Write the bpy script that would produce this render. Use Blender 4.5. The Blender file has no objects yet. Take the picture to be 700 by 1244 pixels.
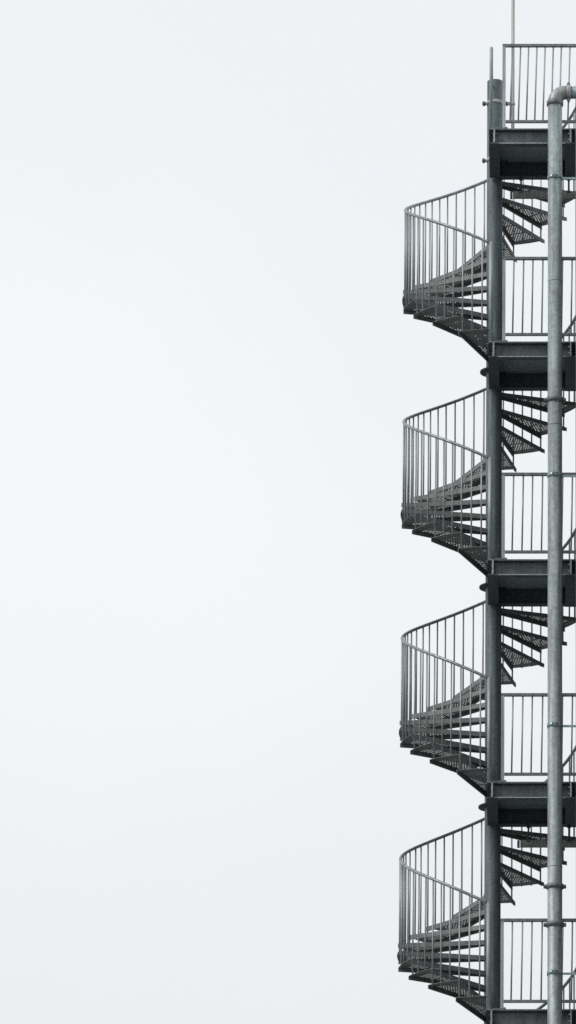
import bpy, bmesh, math, random
from mathutils import Vector, Matrix
R = math.radians
random.seed(7)
S = bpy.context.scene
COL = S.collection

# ------------------------------------------------------------------ constants
H = 2.7                    # storey height
TOP = 34.6                 # height of the uppermost landing
NT, RISE, STEP, SPAN = 13, H / 14, 19.1, 21.3
RO = 1.098                  # outer radius of the treads
RR = 1.068                 # radius of the handrail
CR = 0.095                 # column radius
YF = -1.17                 # front edge of the landings
BH = 0.19                  # beam height
FW = 0.105                 # flange width of the front and rear beams

def level(k): return TOP - H * k

# ------------------------------------------------------------------ materials
def galv(name, col, dark, rough=0.5, metal=0.3, streak=0.5, grain=55.0, stain=(0.09, 0.075, 0.06), stain_amt=0.0, bump=0.12, drip=.2):
    m = bpy.data.materials.new(name); m.use_nodes = True
    nt = m.node_tree; N = nt.nodes; L = nt.links
    b = N['Principled BSDF']
    geo = N.new('ShaderNodeNewGeometry')
    mp = N.new('ShaderNodeMapping'); mp.inputs['Scale'].default_value = (9, 9, 1.6)
    L.new(geo.outputs['Position'], mp.inputs['Vector'])
    n1 = N.new('ShaderNodeTexNoise'); n1.inputs['Scale'].default_value = 1.3; n1.inputs['Detail'].default_value = 6; n1.inputs['Roughness'].default_value = .65
    L.new(mp.outputs['Vector'], n1.inputs['Vector'])
    n2 = N.new('ShaderNodeTexVoronoi'); n2.inputs['Scale'].default_value = grain
    L.new(geo.outputs['Position'], n2.inputs['Vector'])
    n3 = N.new('ShaderNodeTexNoise'); n3.inputs['Scale'].default_value = 7; n3.inputs['Detail'].default_value = 8; n3.inputs['Roughness'].default_value = .7
    L.new(geo.outputs['Position'], n3.inputs['Vector'])
    r1 = N.new('ShaderNodeMapRange'); r1.inputs[1].default_value = .36; r1.inputs[2].default_value = .66
    L.new(n1.outputs[0], r1.inputs[0])
    sep = N.new('ShaderNodeSeparateColor'); L.new(n2.outputs['Color'], sep.inputs[0])
    ma = N.new('ShaderNodeMath'); ma.operation = 'MULTIPLY'; ma.inputs[1].default_value = streak
    L.new(r1.outputs[0], ma.inputs[0])
    mb = N.new('ShaderNodeMath'); mb.operation = 'MULTIPLY_ADD'; mb.inputs[1].default_value = 1 - streak
    L.new(sep.outputs[0], mb.inputs[0]); L.new(ma.outputs[0], mb.inputs[2])
    mx = N.new('ShaderNodeMix'); mx.data_type = 'RGBA'
    mx.inputs[6].default_value = (*dark, 1); mx.inputs[7].default_value = (*col, 1)
    L.new(mb.outputs[0], mx.inputs[0])
    r3 = N.new('ShaderNodeMapRange'); r3.inputs[1].default_value = .58; r3.inputs[2].default_value = .74; r3.inputs[4].default_value = stain_amt
    L.new(n3.outputs[0], r3.inputs[0])
    mx2 = N.new('ShaderNodeMix'); mx2.data_type = 'RGBA'; mx2.inputs[7].default_value = (*stain, 1)
    L.new(r3.outputs[0], mx2.inputs[0]); L.new(mx.outputs[2], mx2.inputs[6])
    mp4 = N.new('ShaderNodeMapping'); mp4.inputs['Scale'].default_value = (30, 30, 1.1); L.new(geo.outputs['Position'], mp4.inputs['Vector'])
    n4 = N.new('ShaderNodeTexNoise'); n4.inputs['Scale'].default_value = 1.0; n4.inputs['Detail'].default_value = 5; L.new(mp4.outputs[0], n4.inputs['Vector'])
    r4 = N.new('ShaderNodeMapRange'); r4.inputs[1].default_value = .40; r4.inputs[2].default_value = .62; r4.inputs[3].default_value = 1 - drip; r4.inputs[4].default_value = 1 + drip * .8
    L.new(n4.outputs[0], r4.inputs[0])
    m4 = N.new('ShaderNodeVectorMath'); m4.operation = 'SCALE'; L.new(mx2.outputs[2], m4.inputs[0]); L.new(r4.outputs[0], m4.inputs['Scale'])
    L.new(m4.outputs[0], b.inputs['Base Color'])
    rr = N.new('ShaderNodeMapRange'); rr.inputs[3].default_value = rough - .1; rr.inputs[4].default_value = rough + .14
    L.new(n3.outputs[0], rr.inputs[0]); L.new(rr.outputs[0], b.inputs['Roughness'])
    b.inputs['Metallic'].default_value = metal
    bp = N.new('ShaderNodeBump'); bp.inputs['Strength'].default_value = bump; bp.inputs['Distance'].default_value = .004
    L.new(n3.outputs[0], bp.inputs['Height']); L.new(bp.outputs[0], b.inputs['Normal'])
    return m

M = {}
M['column'] = galv('galvanised_column', (.195, .232, .248), (.10, .125, .14), .5, .3, .6, 38, stain_amt=.45)
M['pipe'] = galv('galvanised_pipe', (.45, .505, .51), (.22, .262, .268), .46, .3, .6, 30, stain=(.13, .125, .115), stain_amt=.6, drip=.16)
M['elbow'] = galv('cast_elbow', (.47, .475, .47), (.24, .245, .245), .5, .3, .7, 30, stain=(.16, .16, .155), stain_amt=.6)
M['clamp'] = galv('zinc_clamp', (.40, .50, .52), (.28, .37, .39), .35, .5, .6, 60)
M['coupling'] = galv('coupling_iron', (.26, .28, .28), (.15, .16, .16), .5, .3, .6, 50, stain_amt=.5)
M['beam'] = galv('dark_steel_beam', (.145, .163, .178), (.058, .068, .078), .55, .25, .5, 45, stain_amt=.5, drip=.09)
M['side'] = galv('dark_side_beam', (.125, .142, .158), (.065, .076, .088), .6, .2, .5, 45, stain_amt=.4, drip=.08)
M['deck'] = galv('deck_plate', (.40, .46, .48), (.26, .31, .33), .55, .25, .4, 60, stain_amt=.3)
M['tread'] = galv('tread_sheet', (.29, .305, .30), (.16, .172, .168), .55, .25, .6, 60, stain_amt=.35, drip=.1)
M['rail'] = galv('galvanised_rail', (.23, .25, .258), (.14, .155, .162), .48, .3, .6, 60, stain_amt=.3)
M['handrail'] = galv('worn_handrail', (.35, .39, .40), (.20, .226, .236), .42, .4, .6, 60, stain_amt=.3)
M['bar'] = galv('baluster_bar', (.46, .505, .52), (.27, .30, .312), .5, .3, .6, 60)
M['post'] = galv('galvanised_post', (.44, .49, .49), (.28, .32, .32), .5, .3, .6, 60, stain_amt=.3)
M['bolt'] = galv('bolt_steel', (.25, .26, .26), (.14, .15, .15), .45, .4, .6, 80)
M['mast'] = galv('weathered_mast', (.52, .51, .495), (.36, .35, .34), .5, .3, .6, 50, stain=(.2, .18, .165), stain_amt=.4)
M['lamp'] = galv('lamp_housing', (.37, .37, .355), (.28, .28, .27), .55, .0, .8, 50, stain_amt=.3)
M['lampcap'] = galv('lamp_end', (.20, .215, .23), (.15, .16, .17), .5, .0, .8, 50)

# ------------------------------------------------------------------ mesh helpers
def new_bm(): return bmesh.new()

def add_box(bm, lo, hi):
    v = [bm.verts.new((x, y, z)) for x in (lo[0], hi[0]) for y in (lo[1], hi[1]) for z in (lo[2], hi[2])]
    for f in ((0, 1, 3, 2), (4, 6, 7, 5), (0, 4, 5, 1), (2, 3, 7, 6), (0, 2, 6, 4), (1, 5, 7, 3)):
        bm.faces.new([v[i] for i in f])

def add_tube(bm, pts, r, seg=12, caps=True, radii=None):
    pts = [Vector(p) for p in pts]
    n = len(pts)
    t0 = (pts[1] - pts[0]).normalized()
    up = Vector((0, 0, 1)) if abs(t0.z) < .9 else Vector((1, 0, 0))
    a = t0.cross(up).normalized()
    rings = []
    for i, p in enumerate(pts):
        t = (pts[min(i + 1, n - 1)] - pts[max(i - 1, 0)]).normalized()
        a = (a - t * a.dot(t)).normalized(); b = t.cross(a)
        rad = radii[i] if radii else r
        rings.append([bm.verts.new(p + (a * math.cos(2 * math.pi * j / seg) + b * math.sin(2 * math.pi * j / seg)) * rad) for j in range(seg)])
    for i in range(n - 1):
        for j in range(seg):
            f = bm.faces.new((rings[i][j], rings[i][(j + 1) % seg], rings[i + 1][(j + 1) % seg], rings[i + 1][j])); f.smooth = True
    if caps:
        bm.faces.new(rings[0][::-1]); bm.faces.new(rings[-1])

def add_prism(bm, prof, origin, ax, ay, az, length):
    """profile (u,v) spanned by ax, ay and swept along az"""
    o = Vector(origin); ax, ay, az = Vector(ax), Vector(ay), Vector(az)
    lo = [bm.verts.new(o + ax * u + ay * v) for u, v in prof]
    hi = [bm.verts.new(o + ax * u + ay * v + az * length) for u, v in prof]
    n = len(prof)
    for i in range(n):
        bm.faces.new((lo[i], lo[(i + 1) % n], hi[(i + 1) % n], hi[i]))
    bm.faces.new(lo[::-1]); bm.faces.new(hi)

def i_profile(w, h, tf=.012, tw=.008):
    w /= 2
    return [(-w, -h), (w, -h), (w, -h + tf), (tw / 2, -h + tf), (tw / 2, -tf), (w, -tf), (w, 0), (-w, 0), (-w, -tf), (-tw / 2, -tf), (-tw / 2, -h + tf), (-w, -h + tf)]

def obj(name, bm, mat, parent=None, loc=None, sharp=35):
    bmesh.ops.recalc_face_normals(bm, faces=bm.faces)
    me = bpy.data.meshes.new(name); bm.to_mesh(me); bm.free()
    me.materials.append(mat)
    o = bpy.data.objects.new(name, me); COL.objects.link(o)
    if parent: o.parent = parent
    if loc: o.location = loc
    return o

def zinc_highlight(o):
    """bare zinc on the worn front edge of a bottom flange"""
    o.data.materials.append(M['post'])
    for f in o.data.polygons:
        if f.normal.y < -.9 and f.center.z < -BH + .016: f.material_index = 1

def thing(name, label, cat, loc=(0, 0, 0), group=None):
    o = bpy.data.objects.new(name, None); COL.objects.link(o); o.empty_display_size = .1
    o.location = loc; o['label'] = label; o['category'] = cat
    if group: o['group'] = group
    return o

def dup(root, loc, label):
    r = root.copy(); COL.objects.link(r); r.location = loc; r['label'] = label
    for ch in list(root.children):
        c = ch.copy(); COL.objects.link(c); c.parent = r
        n = ch.name.split('.')[0]
        if n == 'tread':
            c.rotation_euler.z += R(random.uniform(-.3, .3)); c.location.z += random.uniform(-.004, .004)
            c.rotation_euler.x += R(random.uniform(-.25, .25))
        elif n == 'baluster':
            c.rotation_euler = (R(random.uniform(-.12, .12)), R(random.uniform(-.12, .12)), 0)
        for g in list(ch.children):
            d = g.copy(); COL.objects.link(d); d.parent = c
    return r

def pol(r, a, z=0.0):
    """a in degrees: 0 faces the viewer (-Y), growing to the left (-X), then the back"""
    a = R(a)
    return Vector((-r * math.sin(a), -r * math.cos(a), z))

# ------------------------------------------------------------------ ground (out of the picture, it throws light up at the undersides)
def mat_ground():
    m = bpy.data.materials.new('ground_asphalt'); m.use_nodes = True
    nt = m.node_tree; N = nt.nodes; L = nt.links; b = N['Principled BSDF']
    geo = N.new('ShaderNodeNewGeometry')
    n = N.new('ShaderNodeTexNoise'); n.inputs['Scale'].default_value = .15; n.inputs['Detail'].default_value = 10
    L.new(geo.outputs['Position'], n.inputs['Vector'])
    r = N.new('ShaderNodeValToRGB'); r.color_ramp.elements[0].color = (.10, .104, .104, 1); r.color_ramp.elements[1].color = (.17, .172, .17, 1)
    r.color_ramp.elements[0].position = .35; r.color_ramp.elements[1].position = .65
    L.new(n.outputs[0], r.inputs[0]); L.new(r.outputs[0], b.inputs['Base Color']); b.inputs['Roughness'].default_value = .9
    return m
bm = new_bm(); ring = [bm.verts.new((1500 * math.cos(i * math.pi / 32), 1500 * math.sin(i * math.pi / 32), 0)) for i in range(64)]; bm.faces.new(ring)
g = obj('ground', bm, mat_ground()); g['kind'] = 'structure'

# ------------------------------------------------------------------ central column
col = thing('steel_column', 'tall round galvanised column in the middle of the spiral stair, open top beside mast', 'column', (0, 0, 0)); col['kind'] = 'thing'
bm = new_bm()
zt = TOP + 1.10
zs = [0] + [level(k) + .03 for k in range(12, 0, -1) if level(k) > 0] + [zt]
add_tube(bm, [(0, 0, z) for z in zs], CR, 40, caps=False)
add_tube(bm, [(0, 0, zt), (0, 0, zt - .5)], CR - .008, 40, caps=False)
# rim of the open top
o_ = [bm.verts.new((CR * math.cos(i * math.pi / 20), CR * math.sin(i * math.pi / 20), zt)) for i in range(40)]
i_ = [bm.verts.new(((CR - .008) * math.cos(i * math.pi / 20), (CR - .008) * math.sin(i * math.pi / 20), zt)) for i in range(40)]
for i in range(40): bm.faces.new((o_[i], o_[(i + 1) % 40], i_[(i + 1) % 40], i_[i]))
obj('shaft', bm, M['column'], col)
for k in range(1, 6):
    bm = new_bm(); z = level(k) + .055
    add_tube(bm, [(0, 0, z), (0, 0, z + .018)], .168, 36)
    obj('splice_flange', bm, M['side'], col)

# ------------------------------------------------------------------ perforated tread (one mesh, 13 per flight)
def tread_mesh():
    bm = new_bm()
    T = .004
    e = 2.0
    # local frame: a measured from the leading edge
    def P(r, a): return pol(r, a)
    mid = SPAN / 2
    u = pol(1, mid); w = pol(1, mid + 90)                    # radial axis, tangential axis (towards the trailing edge)
    ri = .08; hi_w = .045                                     # inner end: half width
    outer = [P(RO, SPAN * i / 10) for i in range(11)]
    inner = [u * ri + w * hi_w, u * ri - w * hi_w]
    outline = outer + inner
    def half(r):                                              # half width at radius r along u
        ro = RO * math.cos(R(mid)); wo = RO * math.sin(R(mid))
        return hi_w + (wo - hi_w) * (r - ri) / (ro - ri)
    edges = []
    def loop(pts):
        vs = [bm.verts.new((p.x, p.y, 0)) for p in pts]
        for i in range(len(vs)): edges.append(bm.edges.new((vs[i], vs[(i + 1) % len(vs)])))
    loop(outline)
    pr = .0335; hr = .0112
    row = 0; r = .26
    while r < RO - .11:
        if row % 9 != 8:
            hw = half(r) - .034
            n = int(hw / pr)
            off = .5 * pr if row % 2 else 0
            for j in range(-n - 1, n + 2):
                t = j * pr + off
                if abs(t + .004) < hw - .004 and not (row == 0 and j % 2):
                    c = u * r + w * t
                    loop([c + (u * math.cos(q * math.pi / 3) + w * math.sin(q * math.pi / 3)) * hr for q in range(6)])
        row += 1; r += pr * .87
    bmesh.ops.triangle_fill(bm, use_beauty=True, use_dissolve=False, edges=edges, normal=(0, 0, 1))
    top = list(bm.faces)
    res = bmesh.ops.extrude_face_region(bm, geom=top)
    bmesh.ops.translate(bm, verts=[v for v in res['geom'] if isinstance(v, bmesh.types.BMVert)], vec=(0, 0, -T))
    # folded-down flanges along the leading and the trailing edge
    for s, po, pi in ((-1, outer[0], inner[1]), (1, outer[-1], inner[0])):
        d = (po - pi); L = d.length; d.normalize()
        nrm = w * (-s); nrm = (nrm - d * nrm.dot(d)).normalized()
        a = pi; fh = .054 if s < 0 else .047
        add_prism(bm, [(.0, -.0045), (.0045, -.0045), (.0045, -fh), (.0, -fh)], a + nrm * .0005, nrm, (0, 0, 1), d, L)
        # return lip at the foot of the flange
        add_prism(bm, [(.005, -fh + .004), (.016, -fh + .004), (.016, -fh + .0002), (.005, -fh + .0002)], a + nrm * .0005 + d * .02, nrm, (0, 0, 1), d, L - .05)
    return bm

# ------------------------------------------------------------------ spiral flight
def hand_z(a): return 1.285 + .00968 * (a - 2)

def make_flight(loc, label):
    t = thing('spiral_flight', label, 'spiral stair', loc, 'spiral flights round the column')
    proto = None
    for k in range(1, NT + 1):
        if proto is None:
            o = proto = obj('tread', tread_mesh(), M['tread'], t)
        else:
            o = proto.copy(); COL.objects.link(o); o.parent = t
        o.location = (0, 0, k * RISE)
        o.rotation_euler = (0, 0, -R(.6 + STEP * (k - 1)))
    # handrail
    bm = new_bm()
    A0, A1 = 1.7, 262.0
    pts = [pol(RR, A0 + (A1 - A0) * i / 96, hand_z(A0 + (A1 - A0) * i / 96)) for i in range(97)]
    add_tube(bm, pts, .0185, 12)
    obj('handrail', bm, M['handrail'], t)
    # post at the foot of the flight
    bm = new_bm()
    p = pol(RR, 1.7)
    add_tube(bm, [(p.x, p.y, .0), (p.x, p.y, hand_z(2) + .012)], .026, 16)
    add_box(bm, (p.x - .045, p.y - .04, 0.0), (p.x + .045, p.y + .04, .008))
    obj('newel_post', bm, M['post'], t)
    # balusters: three to a tread, their feet on its outer edge
    for k in range(1, NT + 1):
        for j in range(3):
            a = 7.2 + STEP * (k - 1) + 6.37 * j
            p = pol(RR, a)
            bm = new_bm()
            jit = random.uniform(-.004, .004)
            add_tube(bm, [(p.x, p.y, k * RISE - .012), (p.x * (1 + jit / 2), p.y * (1 + jit / 2), hand_z(a) - .012)], .0096, 8)
            obj('baluster', bm, M['bar'], t)
    # last post, where the rail meets the upper landing
    bm = new_bm(); p = pol(RR, 262.0)
    add_tube(bm, [(p.x, p.y, H - .005), (p.x, p.y, hand_z(262) + .01)], .0235, 14)
    obj('end_post', bm, M['post'], t)
    return t

FL = ['uppermost spiral flight, perforated treads winding up to the topmost landing',
      'second spiral flight from the top, its last treads behind the dark ring coupling',
      'third spiral flight from the top, between the second and third complete loops of railing',
      'lowest complete spiral flight, its last treads behind the lower strip lamp',
      'spiral flight cut off by the bottom edge, only its handrail showing above the lowest landing']
FL[2] = 'third spiral flight from the top, second complete loop of railing from the bottom'
fl = make_flight((0, 0, level(1)), FL[0])
for i in range(1, 5):
    dup(fl, (0, 0, level(i + 1)), FL[i])

# ------------------------------------------------------------------ landings
XL, XR = .003, .905                    # webs of the two side beams
SW = .125                              # their flange width
def make_landing(loc, label):
    t = thing('landing', label, 'landing', loc, 'steel landings of the stair tower')
    # side beams run from front to back
    for x, y1 in ((XL, -.099), (XR, -.03)):
        bm = new_bm()
        add_prism(bm, i_profile(SW, BH, .011, .012), (x, YF - .004, 0), (1, 0, 0), (0, 0, 1), (0, 1, 0), y1 - YF)
        sb = obj('side_beam', bm, M['side'], t)
        bm = new_bm()
        add_box(bm, (x - .009, YF - .012, -BH + .0115), (x + .009, YF - .0045, -.0115))
        obj('end_plate', bm, M['post'], sb)
    # front and rear beams between their webs
    xa, xb = XL + .0065, XR - .0065
    for y, nm in ((YF + FW / 2, 'front_beam'), (-.04 - FW / 2, 'rear_beam')):
        bm = new_bm()
        add_prism(bm, [(u, v * .985 - .0014) for u, v in i_profile(FW, BH, .013, .008)], (xa, y, 0), (0, 1, 0), (0, 0, 1), (1, 0, 0), xb - xa)
        b = obj(nm, bm, M['beam'], t)
        if nm == 'front_beam':
            zinc_highlight(b)
            for x, s in ((xa, 1), (xb, -1)):
                for z in (-.055, -.135):
                    for dy in (-.032, .032):
                        bb = new_bm(); yy = y + dy
                        add_tube(bb, [(x - s * .024, yy, z), (x + s * .022, yy, z)], .0115, 6)
                        obj('bolt', bb, M['bolt'], b)
    # deck plate, with a small tongue reaching back to the last tread
    bm = new_bm()
    add_prism(bm, [(-.058, YF + .004), (.966, YF + .004), (1.07, -1.05), (1.245, -1.05), (1.245, -.06), (1.07, -.06), (1.07, .30), (.985, .345), (.1, .045), (.1, -.034), (-.058, -.1)],
              (0, 0, .0015), (1, 0, 0), (0, 1, 0), (0, 0, 1), .007)
    # stiffening ribs below the plate
    obj('deck_plate', bm, M['deck'], t)
    # cleats under the deck at the rear corners
    for x in (.10, .80):
        bm = new_bm()
        add_prism(bm, [(0, 0), (.08, 0), (.08, -.008), (.008, -.008), (.008, -.07), (0, -.07)], (x - .03, -.19, -.002), (1, 0, 0), (0, 0, 1), (0, 1, 0), .05)
        obj('cleat', bm, M['side'], t)
    return t

LL = ['topmost steel landing beside the open column end, under the elbow of the pipe',
      'second steel landing from the top, between the top and second railing loops',
      'third steel landing from the top, just below the band clamp at railing height',
      'fourth steel landing from the top, with the lower strip lamp hung beneath it',
      'lowest steel landing, only its front beam showing at the bottom edge']
LL[1] = 'second steel landing from the top, the one just above the single ring coupling'
LL[2] = 'middle steel landing of the five, third one down the tower'
ld = make_landing((0, 0, level(0)), LL[0])
for i in range(1, 5): dup(ld, (0, 0, level(i)), LL[i])

# ------------------------------------------------------------------ guard railings on the front edge of the landings
YR = YF + .045
def make_guard(loc, label, pitch, lean, x0, xend, up=.033):
    t = thing('guard_railing', label, 'railing', loc, 'guard railings on the landings')
    bm = new_bm()
    add_box(bm, (x0 - .0195, YR - .02, 1.018 + up), (xend, YR + .02, 1.050 + up)); obj('top_rail', bm, M['rail'], t)
    bm = new_bm()
    add_box(bm, (x0 + .02, YR - .016, .095), (xend, YR + .016, .125)); obj('bottom_rail', bm, M['rail'], t)
    bm = new_bm()
    add_box(bm, (x0 - .019, YR - .019, .0), (x0 + .019, YR + .019, 1.0175 + up))
    obj('post', bm, M['post'], t)
    bm = new_bm()
    add_box(bm, (x0 - .10, YR - .045, .009), (x0 + .045, YR + .05, .018))
    add_tube(bm, [(x0 + .03, YR - .02, .018), (x0 + .03, YR - .02, .032)], .013, 6)
    obj('foot_plate', bm, M['rail'], t)
    x = x0 + pitch * 1.0
    while x < xend - .02:
        bm = new_bm(); j = random.uniform(-.003, .003)
        add_tube(bm, [(x + j - lean, YR, .124), (x + j, YR, 1.019 + up)], .0096, 8)
        obj('baluster', bm, M['bar'], t)
        x += pitch
    return t
X0 = .122
make_guard((0, 0, level(0)), 'topmost guard railing with closely spaced bars, behind the pipe elbow', .0975, .026, X0 - .005, 1.10, .054)
GL = ['second guard railing from the top, on the landing above the single ring coupling',
      'third guard railing from the top, band clamp on the pipe level with its top rail',
      'fourth guard railing from the top, band clamp just below its top rail',
      'lowest guard railing, two ring couplings on the pipe in front of it']
GL[3] = 'lowest guard railing, standing on the front beam at the bottom edge'
gr = make_guard((0, 0, level(1)), GL[0], .1145, .014, X0, 1.10)
for i in range(1, 4): dup(gr, (0, 0, level(i + 1)), GL[i])

# ------------------------------------------------------------------ railing closing the left side of the top landing, seen end-on
t = thing('end_railing', 'short railing seen end-on as one round-topped post before the column top', 'railing', (0, 0, level(0)))
px = -.035
bm = new_bm()
add_tube(bm, [(px, YF + .07, .0), (px, YF + .07, 1.06), (px, YF + .07, 1.078), (px, YF + .07, 1.086)], .0215, 14, radii=[.0215, .0215, .016, .006])
obj('post', bm, M['post'], t)
bm = new_bm(); add_tube(bm, [(px, YF + .09, 1.0), (px, -.09, 1.0)], .016, 12); obj('top_rail', bm, M['handrail'], t)
bm = new_bm(); add_tube(bm, [(px, YF + .09, .10), (px, -.09, .10)], .012, 12); obj('bottom_rail', bm, M['rail'], t)
for i in range(8):
    y = YF + .19 + .105 * i
    bm = new_bm(); add_tube(bm, [(px, y, .10), (px, y, 1.0)], .0096, 8); obj('baluster', bm, M['bar'], t)

# ------------------------------------------------------------------ standpipe in front of the landings
PX, PY, PR = .722, -1.40, .084
def zy(y, yy=PY):                       # photograph row -> height at depth yy
    th = R(19.648); c, s = math.cos(th), math.sin(th)
    q = -(y - 622) / 8773.52
    d = yy + 80.1154
    return (q * d * c + d * s) / (c - q * s) + 1.6
ze = zy(112.5)
BR = .125
sp = thing('standpipe', 'grey galvanised vertical pipe with an elbow at its top, in front of the landings', 'pipe', (PX, PY, 0))
bm = new_bm()
seams = [zy(q_, PY - PR) for q_ in (1051, 513.6, 339)]
zz = [0.0]
add_tube(bm, [(0, 0, 0), (0, 0, ze - BR)], PR, 40)
for s_ in seams: add_tube(bm, [(0, 0, s_ - .004), (0, 0, s_ + .004)], PR + .0022, 40)
obj('pipe', bm, M['pipe'], sp)
bm = new_bm()
N_ = 14
pts = [(0, 0, ze - BR - .01)] + [(BR - BR * math.cos(i / N_ * math.pi / 2), 0, ze - BR + BR * math.sin(i / N_ * math.pi / 2)) for i in range(N_ + 1)] + [(BR + .012, 0, ze)]
add_tube(bm, pts, .082, 32, radii=[.093] + [.0865 - .004 * i / N_ for i in range(N_ + 1)] + [.080])
obj('elbow', bm, M['elbow'], sp)
bm = new_bm(); add_tube(bm, [(BR + .0125, 0, ze), (1.6, 0, ze)], .0745, 32); obj('outlet_pipe', bm, M['clamp'], sp)

def coupling(z, horizontal=False, r=PR):
    """grooved pipe coupling: a ring in two halves with a bolted lug on each side"""
    bm = new_bm()
    rr = [r + .001, r + .016, r + .020, r + .016, r + .001]
    hh = [-.026, -.024, 0, .024, .026]
    if horizontal:
        add_tube(bm, [(BR + .035 + h, 0, ze) for h in hh], r, 32, radii=rr)
        for s in (-1, 1): add_box(bm, (BR + .035 - .02, -.02, ze + s * (r + .005) - .004), (BR + .035 + .02, .02, ze + s * (r + .042)) if s > 0 else (BR + .035 + .02, .02, ze - r - .001))
    else:
        add_tube(bm, [(0, 0, z + h) for h in hh], r, 32, radii=rr)
        for s in (-1, 1):
            add_box(bm, (min(s * (r + .004), s * (r + .045)), -.024, z - .017), (max(s * (r + .004), s * (r + .045)), .024, z + .017))
    c = obj('coupling', bm, M['elbow'] if horizontal else M['coupling'], sp)
    for s in (-1, 1):
        bm = new_bm()
        if horizontal:
            q = ze + s * (r + .026)
            add_tube(bm, [(BR + .035, -.04, q), (BR + .035, .04, q)], .015, 8)
        else:
            q = s * (r + .027)
            add_tube(bm, [(q, -.045, z), (q, .045, z)], .013, 8)
        obj('bolt', bm, M['bolt'], c)
coupling(0, True, .0755)
for y in (483, 1074.5, 1121): coupling(zy(y, PY - PR))
bm = new_bm(); add_tube(bm, [(0, 0, ze - BR - .045), (0, 0, ze - BR - .04), (0, 0, ze - BR + .008), (0, 0, ze - BR + .02)], .1, 32, radii=[.0865, .099, .099, .0885]); obj('collar', bm, M['coupling'], sp)

POSTX, POSTR = 1.062, .10               # round post at the right edge, carrying the pipe
def pipe_clamp(z):
    bm = new_bm()
    add_tube(bm, [(0, 0, z - .025), (0, 0, z - .0249), (0, 0, z + .0249), (0, 0, z + .025)], PR, 36, radii=[PR + .0005, PR + .006, PR + .006, PR + .0005])
    add_box(bm, (-.018, -PR - .022, z - .022), (-.006, -PR - .004, z + .022))
    add_box(bm, (.004, -PR - .022, z - .022), (.016, -PR - .004, z + .022))
    c = obj('pipe_clamp', bm, M['clamp'], sp)
    bm = new_bm(); add_tube(bm, [(-.034, -PR - .014, z), (.032, -PR - .014, z)], .010, 6); obj('bolt', bm, M['side'], c)
    bm = new_bm(); add_box(bm, (PR + .004, -.006, z - .016), (POSTX - PX - POSTR + .004, .006, z + .009)); obj('bracket_arm', bm, M['clamp'], c)
for y in (213, 575, 879, 1180): pipe_clamp(zy(y, PY - PR))

t = thing('support_post', 'round steel post just inside the right edge, right of the galvanised pipe', 'post', (POSTX, PY, 0))
bm = new_bm(); zt = zy(133); add_tube(bm, [(0, 0, 0), (0, 0, 15), (0, 0, 24), (0, 0, zt - .006)], POSTR, 32); obj('shaft', bm, M['column'], t)
bm = new_bm(); add_tube(bm, [(0, 0, zt - .0055), (0, 0, zt)], POSTR + .006, 32); obj('cap', bm, M['beam'], t)

# ------------------------------------------------------------------ mast clamped to the top of the column
MX = .214
t = thing('mast', 'thin pale mast clamped beside the column top and rising out of view', 'mast', (MX, 0, level(0)))
bm = new_bm(); add_tube(bm, [(0, 0, .02), (0, 0, .9), (0, 0, 1.4), (0, 0, 4.5)], .021, 14, radii=[.021, .021, .0205, .0195]); obj('rod', bm, M['mast'], t)
for z in (.815, .075):
    bm = new_bm()
    add_tube(bm, [(-MX, 0, z - .022), (-MX, 0, z - .0219), (-MX, 0, z + .0219), (-MX, 0, z + .022)], CR, 36, radii=[CR + .0005, CR + .005, CR + .005, CR + .0005])
    add_box(bm, (-MX + CR + .002, -.012, z - .018), (-.018, .012, z + .018))
    add_tube(bm, [(0, 0, z - .02), (0, 0, z + .02)], .027, 14)
    add_box(bm, (-MX - CR - .05, -.01, z - .014), (-MX - CR - .003, .01, z + .014))
    c = obj('clamp', bm, M['mast'], t)
    for x, r_ in ((-MX - CR - .038, .021), (-MX + CR + .045, .018)):
        bm = new_bm(); add_tube(bm, [(x, -.045, z), (x, -.032, z), (x, .032, z), (x, .045, z)], r_, 10, radii=[r_ * .7, r_, r_, r_ * .7]); obj('bolt', bm, M['bolt'], c)

# ------------------------------------------------------------------ strip lamps hung below two of the landings
def strip_lamp(k, xa, label):
    t = thing('strip_lamp', label, 'lamp', (0, -.093, level(k)), 'strip lamps under the landings')
    xb = 1.02; zt_, zb = -.375, -.446
    bm = new_bm()
    add_prism(bm, [(-.05, zt_), (.05, zt_), (.055, zt_ - .015), (.055, zb + .03), (.03, zb), (-.03, zb), (-.055, zb + .03), (-.055, zt_ - .015)], (xa + .035, 0, 0), (0, 1, 0), (0, 0, 1), (1, 0, 0), xb - xa - .07)
    obj('housing', bm, M['lamp'], t)
    for x0 in (xa, xb - .0295):
        bm = new_bm(); add_prism(bm, [(-.048, zt_ - .004), (.048, zt_ - .004), (.052, zt_ - .015), (.052, zb + .03), (.03, zb - .004), (-.03, zb - .004), (-.052, zb + .03), (-.052, zt_ - .015)], (x0, 0, 0), (0, 1, 0), (0, 0, 1), (1, 0, 0), .0295)
        obj('end_cap', bm, M['lampcap'], t)
    for x in (xa + .13, .905 - .02):
        bm = new_bm()
        add_tube(bm, [(x, 0, zt_), (x, 0, -BH - .002)], .011, 8)
        add_box(bm, (x - .022, -.03, -BH - .02), (x + .022, .03, -BH - .006))
        add_box(bm, (x - .022, -.057, zt_ - .03), (x + .022, .057, zt_ + .004))
        obj('hanger', bm, M['side'], t)
strip_lamp(0, .185, 'upper grey strip lamp hung beneath the topmost landing')
strip_lamp(3, .285, 'lower grey strip lamp hung beneath the fourth landing from the top')

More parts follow.
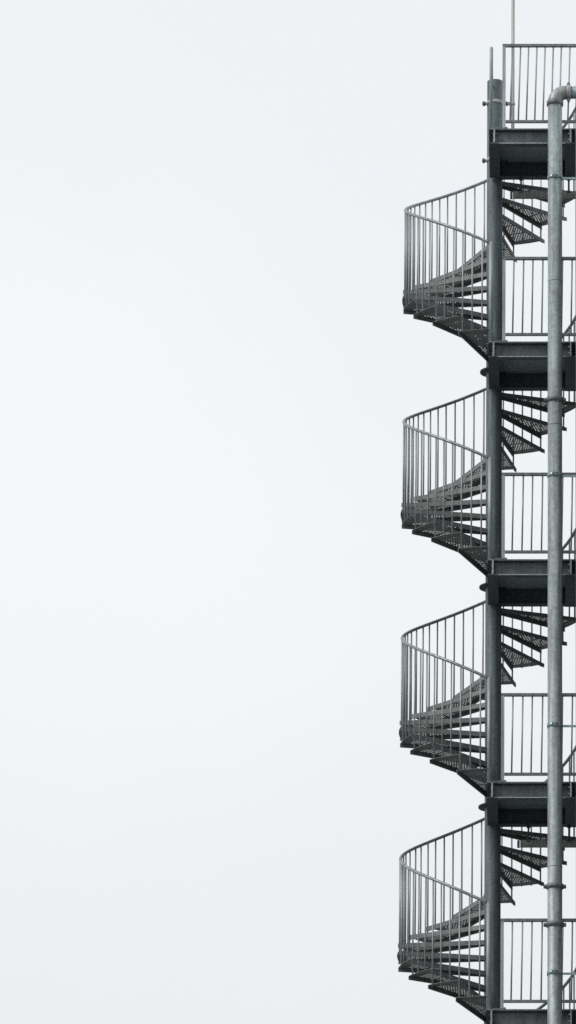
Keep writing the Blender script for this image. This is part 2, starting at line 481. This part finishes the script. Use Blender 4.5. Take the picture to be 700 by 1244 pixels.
# ------------------------------------------------------------------ unseen block added beyond the right edge, where the landings lead, to shade the steel
WX = 1.26
mb_ = galv('rendered_wall', (.22, .22, .21), (.17, .17, .165), .85, 0, .7, 12, stain_amt=.3)
mf_ = galv('door_paint', (.16, .18, .19), (.12, .135, .145), .45, 0, .5, 12)
t = thing('shade_building', 'unseen grey rendered block added right of the landings to shade the steel', 'shade_building', (WX, 0, 0))
bm = new_bm(); add_box(bm, (0, -9, 0), (14, 7, level(0) - .6)); obj('wall', bm, mb_, t)
bm = new_bm(); add_box(bm, (-.04, -9.06, level(0) - .598), (14.06, 7.06, level(0) - .40)); obj('parapet', bm, M['rail'], t)
for k in range(1, 6):
    z = level(k) + .012
    bm = new_bm(); add_box(bm, (-.012, -1.05, z), (.03, -.12, z + 2.05)); d = obj('door', bm, mf_, t)
    bm = new_bm(); add_tube(bm, [(-.05, -.93, z + 1.0), (-.05, -.80, z + 1.0)], .011, 8); add_box(bm, (-.052, -.935, z + .99), (-.0125, -.92, z + 1.01)); obj('handle', bm, M['bolt'], d)

# ------------------------------------------------------------------ camera
cam = bpy.data.cameras.new('camera'); co = bpy.data.objects.new('camera', cam); COL.objects.link(co)
co.location = (.76866, -80.1154, 1.6); co.rotation_euler = (R(90 + 19.6482), 0, 0)
cam.sensor_fit = 'VERTICAL'; cam.sensor_height = 36; cam.sensor_width = 36
cam.lens = 8773.52 * 36 / 1244
cam.shift_x = -(679.188 - 350) / 1244; cam.shift_y = 0
cam.clip_start = .5; cam.clip_end = 6000
S.camera = co

# ------------------------------------------------------------------ overcast sky and a soft sun
SUN_EL, SUN_AZ = 42, -62                # azimuth from the viewer's side, negative to the left
w = bpy.data.worlds.new('World'); S.world = w; w.use_nodes = True
nt = w.node_tree; N = nt.nodes; L = nt.links
bg = N['Background']; bg.inputs[1].default_value = .1
sky = N.new('ShaderNodeTexSky'); sky.sky_type = 'NISHITA'; sky.sun_disc = False
sd = Vector((math.sin(R(SUN_AZ)) * math.cos(R(SUN_EL)), -math.cos(R(SUN_AZ)) * math.cos(R(SUN_EL)), math.sin(R(SUN_EL))))
sky.sun_elevation = R(SUN_EL); sky.sun_rotation = math.atan2(sd.x, sd.y)
tc = N.new('ShaderNodeTexCoord')
nz = N.new('ShaderNodeTexNoise'); nz.inputs['Scale'].default_value = 14; nz.inputs['Detail'].default_value = 4; nz.inputs['Roughness'].default_value = .5
L.new(tc.outputs['Generated'], nz.inputs['Vector'])
# thin place in the cloud sheet, brighter than the rest
thin = Vector((-.064, math.cos(R(20)), math.sin(R(20)))).normalized()
ds = N.new('ShaderNodeVectorMath'); ds.operation = 'DISTANCE'; ds.inputs[1].default_value = thin
L.new(tc.outputs['Generated'], ds.inputs[0])
nd = N.new('ShaderNodeMath'); nd.operation = 'MULTIPLY_ADD'; nd.inputs[1].default_value = .08
L.new(nz.outputs[0], nd.inputs[0]); L.new(ds.outputs['Value'], nd.inputs[2])
dm = N.new('ShaderNodeMapRange'); dm.interpolation_type = 'SMOOTHSTEP'
dm.inputs[1].default_value = .045; dm.inputs[2].default_value = .115; dm.inputs[3].default_value = 1; dm.inputs[4].default_value = 0
L.new(nd.outputs[0], dm.inputs[0])
rp = N.new('ShaderNodeMix'); rp.data_type = 'RGBA'
rp.inputs[6].default_value = (.862, .895, .920, 1); rp.inputs[7].default_value = (.922, .932, .946, 1)
L.new(dm.outputs[0], rp.inputs[0])
sx = N.new('ShaderNodeSeparateXYZ'); L.new(tc.outputs['Generated'], sx.inputs[0])
em = N.new('ShaderNodeMapRange'); em.interpolation_type = 'SMOOTHSTEP'
em.inputs[1].default_value = .25; em.inputs[2].default_value = .35; em.inputs[3].default_value = 9.75; em.inputs[4].default_value = 10.1
L.new(sx.outputs['Z'], em.inputs[0])
sc = N.new('ShaderNodeVectorMath'); sc.operation = 'SCALE'
L.new(em.outputs[0], sc.inputs['Scale'])
L.new(rp.outputs[2], sc.inputs[0])
mx = N.new('ShaderNodeMix'); mx.data_type = 'RGBA'; mx.inputs[0].default_value = .98
L.new(sky.outputs[0], mx.inputs[6]); L.new(sc.outputs[0], mx.inputs[7]); L.new(mx.outputs[2], bg.inputs[0])
sl = bpy.data.lights.new('sun', 'SUN'); sl.energy = 1.4; sl.angle = R(12); sl.color = (1, .965, .92)
so = bpy.data.objects.new('sun', sl); COL.objects.link(so); so.location = (-20, -30, 60)
so.rotation_euler = (-sd).to_track_quat('-Z', 'Y').to_euler()

S.view_settings.view_transform = 'Standard'; S.view_settings.look = 'None'
S.view_settings.exposure = 0; S.view_settings.gamma = 1; S.view_settings.use_curve_mapping = False
S.cycles.use_denoising = False
S.cycles.max_bounces = 6
